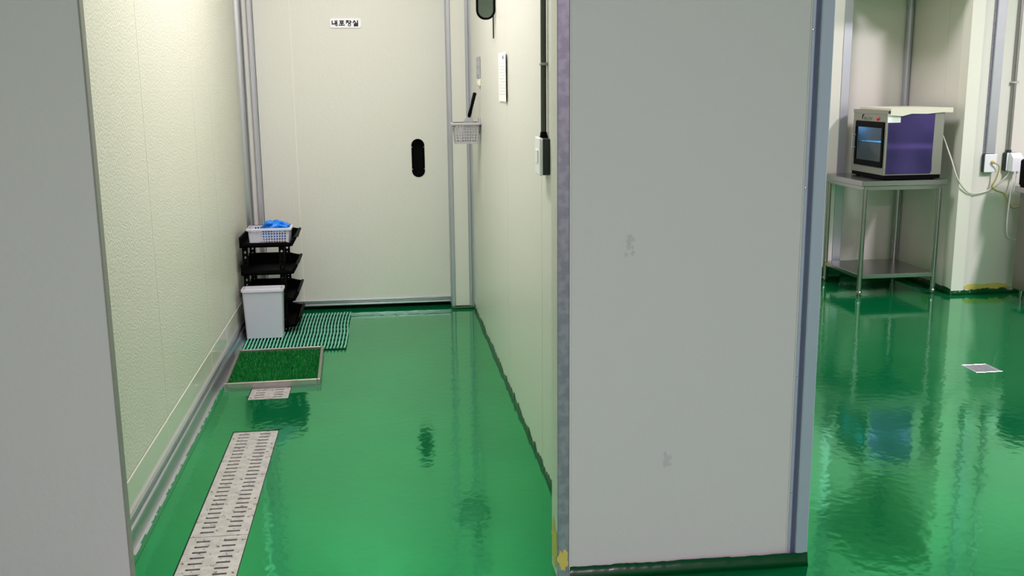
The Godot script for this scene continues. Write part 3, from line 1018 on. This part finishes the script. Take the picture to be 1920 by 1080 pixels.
func make_right_wall_things():
	# basket on the wall beside the door
	var t := thing("wall_basket", "grey perforated plastic basket hung on the wall beside the door", "basket", Vector3(0.536, 1.226, -6.475))
	basket_walls(t, 0.165, 0.145, 0.128, 0.14, 8, 6, 6, M.basket_grey)
	obj("back_hook", boxm(Vector3(0.083, 0.06, -0.04), Vector3(0.0935, 0.16, 0.04), 0.002), M.basket_grey, t)
	var s := thing("scraper", "scraper with a black handle standing in the wall basket", "scraper", Vector3(0.545, 1.234, -6.465))
	var st := new_st()
	tube(st, [Vector3(0.012, 0.155, 0.0), Vector3(0.018, 0.178, 0.0), Vector3(0.030, 0.22, 0.0), Vector3(0.052, 0.305, 0.0), Vector3(0.053, 0.31, 0.0)], [0.009, 0.012, 0.0095, 0.012, 0.006], 12)
	obj("handle", st, M.black, s)
	st = new_st()
	prism(st, PackedVector2Array([Vector2(-0.03, 0.0), Vector2(0.03, 0.0), Vector2(0.045, 0.14), Vector2(0.020, 0.165), Vector2(0.008, 0.165), Vector2(-0.012, 0.14)]), Vector3(-0.006, 0, -0.001), Vector3(1, 0, 0), Vector3(0, 1, 0), Vector3(0, 0, 0.002))
	obj("blade", st, M.alu, s)
	# mirror
	var m := thing("wall_mirror", "small mirror with black rounded rim high on the cream wall", "mirror", Vector3(0.577, 1.937, -5.53), deg_to_rad(-14))
	st = new_st()
	prism(st, rounded_rect(0.098, 0.32, 0.045, 8), Vector3(0, 0.16, -0.012), Vector3(1, 0, 0), Vector3(0, 1, 0), Vector3(0, 0, 0.010))
	obj("back_shell", st, M.black_gloss, m)
	st = new_st()
	var o := rounded_rect(0.098, 0.32, 0.045, 8)
	var ring := []
	for p in o:
		ring.append(Vector3(p.x * 0.94, 0.16 + (p.y) * 0.985, 0.0))
	ring.append(ring[0])
	tube(st, ring, 0.0065, 8, false)
	obj("rim", st, M.black_gloss, m)
	st = new_st()
	prism(st, rounded_rect(0.086, 0.308, 0.04, 8), Vector3(0, 0.16, -0.002), Vector3(1, 0, 0), Vector3(0, 1, 0), Vector3(0, 0, 0.002))
	obj("mirror_glass", st, M.mirror, m)
	st = new_st()
	tube(st, [Vector3(0.0, 0.2, -0.01), Vector3(0.02, 0.2, -0.04), Vector3(0.066, 0.2, -0.04)], 0.006, 8)
	obj("bracket", st, M.black, m)
	st = new_st()
	tube(st, [Vector3(0.6265, 2.0, -5.62), Vector3(0.6265, 1.84, -5.62)], 0.0035, 8)  # thin dark grey tube standing upright against the wall
	tag(obj("thin_grey_line", st, M.dark_box), "short thin grey line upright on the wall below the mirror", "cord")
	# notice
	var p := thing("notice_sheet", "white printed notice sheet taped to the cream wall", "paper", Vector3(0.6285, 1.508, -5.20))
	var sheet := new_st()
	for i in 12:
		var z0 := 0.165 - 0.33 * i / 12.0
		var z1 := 0.165 - 0.33 * (i + 1) / 12.0
		var c0 := 0.003 + 0.004 * pow(absf(i - 7) / 6.0, 2.0)
		var c1 := 0.003 + 0.004 * pow(absf(i + 1 - 7) / 6.0, 2.0)
		quad(sheet, Vector3(-c0, 0, z0), Vector3(-c1, 0, z1), Vector3(-c1, 0.245, z1), Vector3(-c0, 0.245, z0), Vector3(-1, 0, 0))
		quad(sheet, Vector3(-c0 + 0.0006, 0, z0), Vector3(-c1 + 0.0006, 0, z1), Vector3(-c1 + 0.0006, 0.245, z1), Vector3(-c0 + 0.0006, 0.245, z0), Vector3(1, 0, 0))
	obj("sheet", sheet, M.paper, p)
	st = new_st()
	for i in 11:
		var y := 0.035 + i * 0.0155
		for k in 12:
			var z0 := 0.165 - 0.33 * k / 12.0
			var z1 := 0.165 - 0.33 * (k + 1) / 12.0
			if k == 0 or k == 11 or noise.get_noise_2d(k * 31.0, i * 57.0) < -0.22:
				continue
			var c0 := 0.0035 + 0.004 * pow(absf(k - 7) / 6.0, 2.0)
			var c1 := 0.0035 + 0.004 * pow(absf(k + 1 - 7) / 6.0, 2.0)
			quad(st, Vector3(-c0, y, z0), Vector3(-c1, y, z1), Vector3(-c1, y + 0.004, z1), Vector3(-c0, y + 0.004, z0), Vector3(-1, 0, 0))
	obj("printed_lines", st, M.pale_ink, p)
	st = new_st()
	lathe(st, [Vector2(0.0001, 0.0), Vector2(0.010, 0.0), Vector2(0.010, 0.003), Vector2(0.0001, 0.005)], Vector3.ZERO, 12)
	var pin := obj("pin", st, M.plate_blue, p)
	pin.position = Vector3(-0.005, 0.222, 0.03)
	pin.rotation.z = PI / 2
	# two little plates further along
	t = thing("grey_plate", "small grey plate on the cream wall above the wall basket", "plate", Vector3(0.629, 1.632, -6.50))
	obj("body", boxm(Vector3(-0.007, 0, -0.10), Vector3(0.0, 0.132, 0.10), 0.002), M.plate_blue, t)
	obj("inset", boxm(Vector3(-0.0085, 0.02, -0.07), Vector3(-0.006, 0.055, 0.07), 0.001), M.basket_grey, t)
	obj("inset", boxm(Vector3(-0.0085, 0.075, -0.07), Vector3(-0.006, 0.11, 0.07), 0.001), M.basket_grey, t)
	t = thing("wall_switch", "little ivory wall switch below the small grey plate", "switch", Vector3(0.629, 1.584, -6.44))
	obj("base", boxm(Vector3(-0.012, 0, -0.06), Vector3(0.0, 0.042, 0.06), 0.002), M.ivory_plastic, t)
	obj("rocker", boxm(Vector3(-0.017, 0.009, -0.025), Vector3(-0.011, 0.033, 0.025), 0.002), M.white_plastic, t)
	# switch box and its conduit near the pillar
	t = thing("switch_box", "white fronted dark surface switch box at the end of a conduit", "switch box", Vector3(0.63, 1.256, -3.83))
	obj("back_box", boxm(Vector3(-0.028, 0, -0.058), Vector3(0.0, 0.138, 0.058), 0.003), M.dark_box, t)
	obj("cover_plate", boxm(Vector3(-0.040, -0.002, -0.060), Vector3(-0.0275, 0.140, 0.060), 0.003), M.white_plastic, t)
	obj("rocker", boxm(Vector3(-0.044, 0.045, -0.025), Vector3(-0.039, 0.095, 0.025), 0.002), M.white_plastic, t)
	st = new_st()
	tube(st, [Vector3(-0.015, 0.137, 0.0), Vector3(-0.015, 0.162, 0.0)], [0.016, 0.012], 12)
	obj("gland", st, M.black, t)
	t = thing("conduit", "dark grey conduit running down the wall to the switch box", "conduit", Vector3(0.615, 1.419, -3.83))
	st = new_st()
	tube(st, [Vector3(0, 0, 0), Vector3(0, CEIL - 1.42, 0)], 0.011, 12)
	obj("pipe", st, M.dark_pipe, t)
	obj("clip", boxm(Vector3(-0.013, 0.245, -0.018), Vector3(0.0148, 0.255, 0.018), 0.002), M.aged, t)

# ------------------------------------------------------------------ things in the side room
func make_table():
	var x0 := 3.47
	var x1 := 4.135
	var z0 := -7.63
	var z1 := -6.95
	var t := thing("steel_table", "stainless steel work table with a lower shelf in the niche", "table", Vector3((x0 + x1) / 2, 0, (z0 + z1) / 2))
	var hx := (x1 - x0) / 2
	var hz := (z1 - z0) / 2
	obj("tabletop", boxm(Vector3(-hx, 0.832, -hz), Vector3(hx, 0.872, hz), 0.004), M.steel, t)
	var st := new_st()
	for s in [-1.0, 1.0]:
		box(st, Vector3(-hx + 0.03, 0.80, s * (hz - 0.028)), Vector3(hx - 0.03, 0.833, s * (hz - 0.05)), 0.002)
		box(st, Vector3(s * (hx - 0.028), 0.80, -hz + 0.03), Vector3(s * (hx - 0.05), 0.833, hz - 0.03), 0.002)
	obj("apron", st, M.steel, t)
	obj("lower_shelf", boxm(Vector3(-hx + 0.03, 0.138, -hz + 0.03), Vector3(hx - 0.03, 0.170, hz - 0.03), 0.004), M.steel, t)
	for sx in [-1.0, 1.0]:
		for sz in [-1.0, 1.0]:
			var c := Vector3(sx * (hx - 0.04), 0, sz * (hz - 0.04))
			st = new_st()
			tube(st, [c + Vector3(0, 0.04, 0), c + Vector3(0, 0.81, 0)], 0.019, 16)
			var leg := obj("leg", st, M.steel, t)
			st = new_st()
			lathe(st, [Vector2(0.0001, 0.0), Vector2(0.019, 0.0), Vector2(0.021, 0.014), Vector2(0.013, 0.018), Vector2(0.013, 0.026), Vector2(0.023, 0.028), Vector2(0.023, 0.038), Vector2(0.019, 0.046)], c, 16)
			obj("foot", st, M.steel, leg)

func make_steriliser():
	var t := thing("steriliser_cabinet", "stainless tabletop steriliser with a dark glass door and indigo film on its side", "steriliser", Vector3(3.87, 0.872, -7.26))
	# local box: x -0.225..0.225, z -0.26..0.27 (towards the camera), y 0.018..0.50
	var X := 0.225
	var Z0 := -0.25
	var Z1 := 0.27
	var Y0 := 0.034
	var Y1 := 0.505
	var st := new_st()
	# shell: open on the left side (door)
	box(st, Vector3(-X + 0.012, Y0, Z1 - 0.015), Vector3(X, Y1, Z1), 0.003)
	box(st, Vector3(-X + 0.012, Y0, Z0), Vector3(X, Y1, Z0 + 0.015), 0.003)
	box(st, Vector3(X - 0.02, Y0, Z0 + 0.01), Vector3(X - 0.001, Y1 - 0.001, Z1 - 0.01))
	box(st, Vector3(-X + 0.012, Y1 - 0.09, Z0 + 0.005), Vector3(X - 0.002, Y1 - 0.001, Z1 - 0.005))
	box(st, Vector3(-X + 0.012, Y0 + 0.001, Z0 + 0.005), Vector3(X - 0.002, Y0 + 0.045, Z1 - 0.005))
	obj("body", st, M.oven, t)
	# face with the door opening
	st = new_st()
	box(st, Vector3(-X, Y1 - 0.085, Z0), Vector3(-X + 0.012, Y1, Z1), 0.002)
	box(st, Vector3(-X, Y0, Z0), Vector3(-X + 0.012, Y0 + 0.052, Z1), 0.002)
	box(st, Vector3(-X, Y0 + 0.052, Z1 - 0.022), Vector3(-X + 0.012, Y1 - 0.085, Z1))
	box(st, Vector3(-X, Y0 + 0.052, Z0), Vector3(-X + 0.012, Y1 - 0.085, Z0 + 0.05))
	box(st, Vector3(-X - 0.004, Y1 - 0.028, Z0), Vector3(-X + 0.002, Y1 - 0.001, Z1), 0.001)
	obj("front_panel", st, M.oven, t)
	var dz0 := Z0 + 0.052
	var dz1 := Z1 - 0.024
	var dy0 := Y0 + 0.054
	var dy1 := Y1 - 0.087
	st = new_st()
	box(st, Vector3(-X - 0.008, dy1 - 0.042, dz0), Vector3(-X + 0.006, dy1, dz1), 0.002)
	box(st, Vector3(-X - 0.008, dy0, dz0), Vector3(-X + 0.006, dy0 + 0.042, dz1), 0.002)
	box(st, Vector3(-X - 0.008, dy0 + 0.042, dz0), Vector3(-X + 0.006, dy1 - 0.042, dz0 + 0.026))
	box(st, Vector3(-X - 0.008, dy0 + 0.042, dz1 - 0.026), Vector3(-X + 0.006, dy1 - 0.042, dz1))
	var door := obj("door", st, M.black_gloss, t)
	obj("pane", boxm(Vector3(-X - 0.004, dy0 + 0.042, dz0 + 0.026), Vector3(-X, dy1 - 0.042, dz1 - 0.026)), M.glass, door)
	st = new_st()
	var hy := (dy0 + dy1) / 2 + 0.01
	tube(st, [Vector3(-X - 0.006, hy + 0.048, dz0 + 0.01), Vector3(-X - 0.03, hy + 0.048, dz0 + 0.01)], 0.006, 10)
	tube(st, [Vector3(-X - 0.006, hy - 0.048, dz0 + 0.01), Vector3(-X - 0.03, hy - 0.048, dz0 + 0.01)], 0.006, 10)
	tube(st, [Vector3(-X - 0.03, hy + 0.06, dz0 + 0.01), Vector3(-X - 0.03, hy - 0.06, dz0 + 0.01)], 0.005, 10)
	obj("handle", st, M.alu, door)
	# the rack inside and the ultraviolet tube
	st = new_st()
	for k in 14:
		var z := lerpf(Z0 + 0.03, Z1 - 0.03, k / 13.0)
		tube(st, [Vector3(-X + 0.02, 0.262, z), Vector3(X - 0.03, 0.262, z)], 0.003, 6)
	tube(st, [Vector3(-X + 0.018, 0.262, Z0 + 0.02), Vector3(-X + 0.018, 0.262, Z1 - 0.02)], 0.005, 8)
	obj("inner_rack", st, M.alu, t)
	var uv := mat(Color(0.6, 0.8, 0.95), 0.4)
	uv.emission_enabled = true
	uv.emission = Color(0.0, 0.72, 0.95)
	uv.emission_energy_multiplier = 30.0
	st = new_st()
	tube(st, [Vector3(-0.06, Y1 - 0.108, Z0 + 0.05), Vector3(-0.06, Y1 - 0.108, Z1 - 0.05)], 0.012, 10)
	obj("blue_tube", st, uv, t)
	var l := OmniLight3D.new()
	l.name = "blue_tube_light"
	l.light_color = Color(0.05, 0.6, 1.0)
	l.light_energy = 0.2
	l.light_size = 0.01
	l.omni_range = 10.0
	l.omni_attenuation = 2.0
	l.shadow_enabled = true
	l.position = Vector3(-0.06, Y1 - 0.13, 0.0)
	t.add_child(l)
	# markings and the red lamp on the head of the face
	st = new_st()
	var sw := []
	for k in 9:
		var a := deg_to_rad(65.0 + 150.0 * k / 8.0)
		sw.append(Vector3(-X - 0.0012, 0.445 + 0.024 * sin(a), -0.085 + 0.020 * cos(a) * -1.0 * -1.0))
	tube(st, sw, [0.0008, 0.003, 0.0045, 0.005, 0.005, 0.004, 0.003, 0.002, 0.001], 6)
	for k in 6:
		var z := -0.078 + k * 0.021 + (0.012 if k > 2 else 0.0)
		box(st, Vector3(-X - 0.0008, 0.428, z), Vector3(-X, 0.450, z + 0.004))
		box(st, Vector3(-X - 0.0008, [0.446, 0.437, 0.428, 0.446, 0.437, 0.446][k], z + 0.004), Vector3(-X, [0.450, 0.441, 0.432, 0.450, 0.441, 0.450][k], z + 0.014))
	obj("marking", st, M.dark_box, t)
	st = new_st()
	lathe(st, [Vector2(0.0001, 0.0), Vector2(0.014, 0.0), Vector2(0.013, 0.005), Vector2(0.009, 0.011), Vector2(0.0001, 0.013)], Vector3.ZERO, 16)
	var red := obj("indicator_lamp", st, M.red, t)
	red.position = Vector3(-X, 0.443, 0.145)
	red.rotation.z = PI / 2
	# film on the side towards the room, with a peeled corner
	st = new_st()
	prism(st, PackedVector2Array([Vector2(-X + 0.016, Y0 + 0.008), Vector2(0.138, Y0 + 0.008), Vector2(0.150, Y0 + 0.03), Vector2(0.146, Y0 + 0.12), Vector2(0.150, Y1 - 0.01), Vector2(-X + 0.016, Y1 - 0.01)]), Vector3(0, 0, Z1), Vector3(1, 0, 0), Vector3(0, 1, 0), Vector3(0, 0, 0.0008))
	var film := obj("protective_film", st, M.film, t)
	film.set_meta("label", "glossy indigo protective film")
	obj("sticker", boxm(Vector3(-X + 0.008, 0.418, Z1 + 0.0007), Vector3(-X + 0.108, 0.482, Z1 + 0.0013)), M.paper, t)
	for sx in [-1.0, 1.0]:
		for sz in [Z0 + 0.04, Z1 - 0.04]:
			st = new_st()
			tube(st, [Vector3(sx * 0.18, 0.0, sz), Vector3(sx * 0.18, 0.008, sz)], 0.016, 12)
			obj("foot", st, M.black, t)
	obj("plinth", boxm(Vector3(-X + 0.006, 0.006, Z0 + 0.006), Vector3(X - 0.004, Y0, Z1 - 0.006)), M.black, t)
	# card lying on top
	var c := thing("cream_board", "cream sheet of board lying on top of the steriliser", "board", Vector3(3.885, 1.3775, -7.255))
	st = new_st()
	var pts := [Vector2(-0.195, -0.25), Vector2(0.245, -0.25), Vector2(0.258, 0.283), Vector2(-0.222, 0.283)]
	prism(st, PackedVector2Array(pts), Vector3.ZERO, Vector3(1, 0, 0), Vector3(0, 0, 1), Vector3(0, 0.016, 0))
	obj("sheet", st, M.card, c)
	st = new_st()
	prism(st, PackedVector2Array([Vector2(-0.222, -0.034), Vector2(-0.13, -0.040), Vector2(-0.06, -0.024), Vector2(0.06, -0.026), Vector2(0.18, -0.016), Vector2(0.258, -0.018), Vector2(0.258, 0.017), Vector2(-0.222, 0.017)]), Vector3(0, 0, 0.283), Vector3(1, 0, 0), Vector3(0, 1, 0), Vector3(0, 0, 0.004))
	obj("folded_edge", st, M.card, c)

func make_sockets():
	var z := -6.953
	var t := thing("wall_socket", "white faced socket box with a yellow cable plugged in", "socket", Vector3(4.436, 0.988, z))
	obj("back_box", boxm(Vector3(-0.05, -0.066, 0), Vector3(0.042, 0.066, 0.038), 0.004), M.dark_box, t)
	obj("cover_plate", boxm(Vector3(-0.050, -0.067, 0.037), Vector3(0.045, 0.067, 0.048), 0.004), M.white_plastic, t)
	var st := new_st()
	tube(st, [Vector3(0.004, 0.008, 0.047), Vector3(0.004, 0.006, 0.07)], [0.013, 0.009], 12)
	obj("plug", st, M.yellow_cord, t)
	t = thing("wall_socket", "socket box with a bulging white splash cover under thin conduit", "socket", Vector3(4.602, 0.996, z))
	obj("back_box", boxm(Vector3(-0.052, -0.066, 0), Vector3(0.05, 0.066, 0.038), 0.004), M.dark_box, t)
	obj("cover_plate", boxm(Vector3(-0.044, -0.066, 0.037), Vector3(0.056, 0.066, 0.047), 0.004), M.white_plastic, t)
	st = new_st()
	prism(st, PackedVector2Array([Vector2(-0.066, 0.0), Vector2(-0.066, 0.055), Vector2(0.03, 0.055), Vector2(0.066, 0.018), Vector2(0.066, 0.0)]), Vector3(-0.032, 0, 0.046), Vector3(0, 1, 0), Vector3(0, 0, 1), Vector3(0.082, 0, 0))
	obj("splash_cover", st, M.white_plastic, t)
	t = thing("cable_trunking", "flat grey cable trunking above the socket with yellow cable", "trunking", Vector3(4.436, 1.055, z))
	obj("channel", boxm(Vector3(-0.035, 0, 0), Vector3(0.035, CEIL - 1.054, 0.03), 0.003), M.alu_soft, t)
	obj("channel_lip", boxm(Vector3(-0.045, 0, 0), Vector3(-0.035, CEIL - 1.054, 0.012), 0.002), M.aged, t)
	t = thing("thin_conduit", "thin steel conduit pipe above the splash covered socket", "conduit", Vector3(4.582, 1.062, z + 0.022))
	st = new_st()
	tube(st, [Vector3.ZERO, Vector3(0, CEIL - 1.06, 0)], 0.0135, 12)
	obj("pipe", st, M.steel, t)
	st = new_st()
	tube(st, [Vector3(0, 0.0, 0), Vector3(0, 0.02, 0)], 0.019, 12)
	obj("connector", st, M.dark_box, t)
	obj("clip", boxm(Vector3(-0.026, 0.50, -0.02), Vector3(0.026, 0.515, 0.017), 0.003), M.alu, t)
	# cords
	st = new_st()
	tube(st, curve_pts([Vector3(4.105, 1.27, -7.25), Vector3(4.125, 1.25, -7.12), Vector3(4.15, 1.05, -6.98), Vector3(4.19, 0.88, -6.92), Vector3(4.28, 0.778, -6.925), Vector3(4.374, 0.768, -6.93), Vector3(4.47, 0.80, -6.925), Vector3(4.565, 0.89, -6.905), Vector3(4.582, 0.932, -6.90)], 8), 0.0055, 8)
	tag(obj("power_cord", st, M.cord), "pale cord sagging from the steriliser to the splash covered socket", "cord")
	st = new_st()
	tube(st, curve_pts([Vector3(4.440, 0.994, -6.880), Vector3(4.478, 0.965, -6.87), Vector3(4.476, 0.875, -6.895), Vector3(4.462, 0.815, -6.915), Vector3(4.50, 0.785, -6.917), Vector3(4.562, 0.762, -6.92), Vector3(4.60, 0.71, -6.915), Vector3(4.64, 0.655, -6.92), Vector3(4.70, 0.66, -6.92), Vector3(4.78, 0.68, -6.92)], 8), 0.0055, 8)
	tag(obj("yellow_cable", st, M.yellow_cord), "yellow cable curling from its socket toward the steel cabinet", "cord")
	st = new_st()
	tube(st, curve_pts([Vector3(4.628, 0.932, -6.88), Vector3(4.625, 0.87, -6.88), Vector3(4.598, 0.79, -6.88), Vector3(4.588, 0.655, -6.88), Vector3(4.588, 0.535, -6.88), Vector3(4.605, 0.455, -6.89), Vector3(4.65, 0.42, -6.90), Vector3(4.75, 0.40, -6.91)], 8), 0.0055, 8)
	tag(obj("white_cable", st, M.white_plastic), "white cable hanging from the splash covered socket", "cord")

func make_cabinet():
	var t := thing("steel_cabinet", "stainless steel cabinet on legs cut off by the photo edge", "cabinet", Vector3(4.925, 0, -6.42))
	obj("body", boxm(Vector3(-0.35, 0.08, -0.325), Vector3(0.36, 0.79, 0.33), 0.006), M.steel_brown, t)
	obj("worktop", boxm(Vector3(-0.385, 0.790, -0.34), Vector3(0.38, 0.835, 0.36), 0.004), M.steel, t)
	for sx in [-0.31, 0.32]:
		for sz in [-0.265, 0.29]:
			var st := new_st()
			tube(st, [Vector3(sx, 0.0, sz), Vector3(sx, 0.082, sz)], [0.013, 0.018], 12)
			obj("leg", st, M.steel, t)
	var k := thing("black_appliance", "black boxy appliance standing on the steel cabinet at the photo edge", "appliance", Vector3(4.637, 0.835, -6.56))
	obj("body", boxm(Vector3(-0.135, 0.01, -0.11), Vector3(0.13, 0.20, 0.11), 0.012), M.black, k)
	obj("base", boxm(Vector3(-0.125, 0.0, -0.1), Vector3(0.12, 0.012, 0.1), 0.003), M.black_gloss, k)

func _ready():
	make_materials()
	M.aged_steel = mat(Color(0.62, 0.61, 0.57), 0.4, 0.8)
	M.steel_brown = mat(Color(0.50, 0.47, 0.45), 0.4, 0.8)
	setup_camera_and_air()
	setup_lamps()
	make_floor()
	make_walls()
	make_side_room()
	make_door()
	make_drains()
	make_mat()
	make_tray()
	make_rack()
	make_bin()
	make_rack_top()
	make_right_wall_things()
	make_table()
	make_steriliser()
	make_sockets()
	make_cabinet()
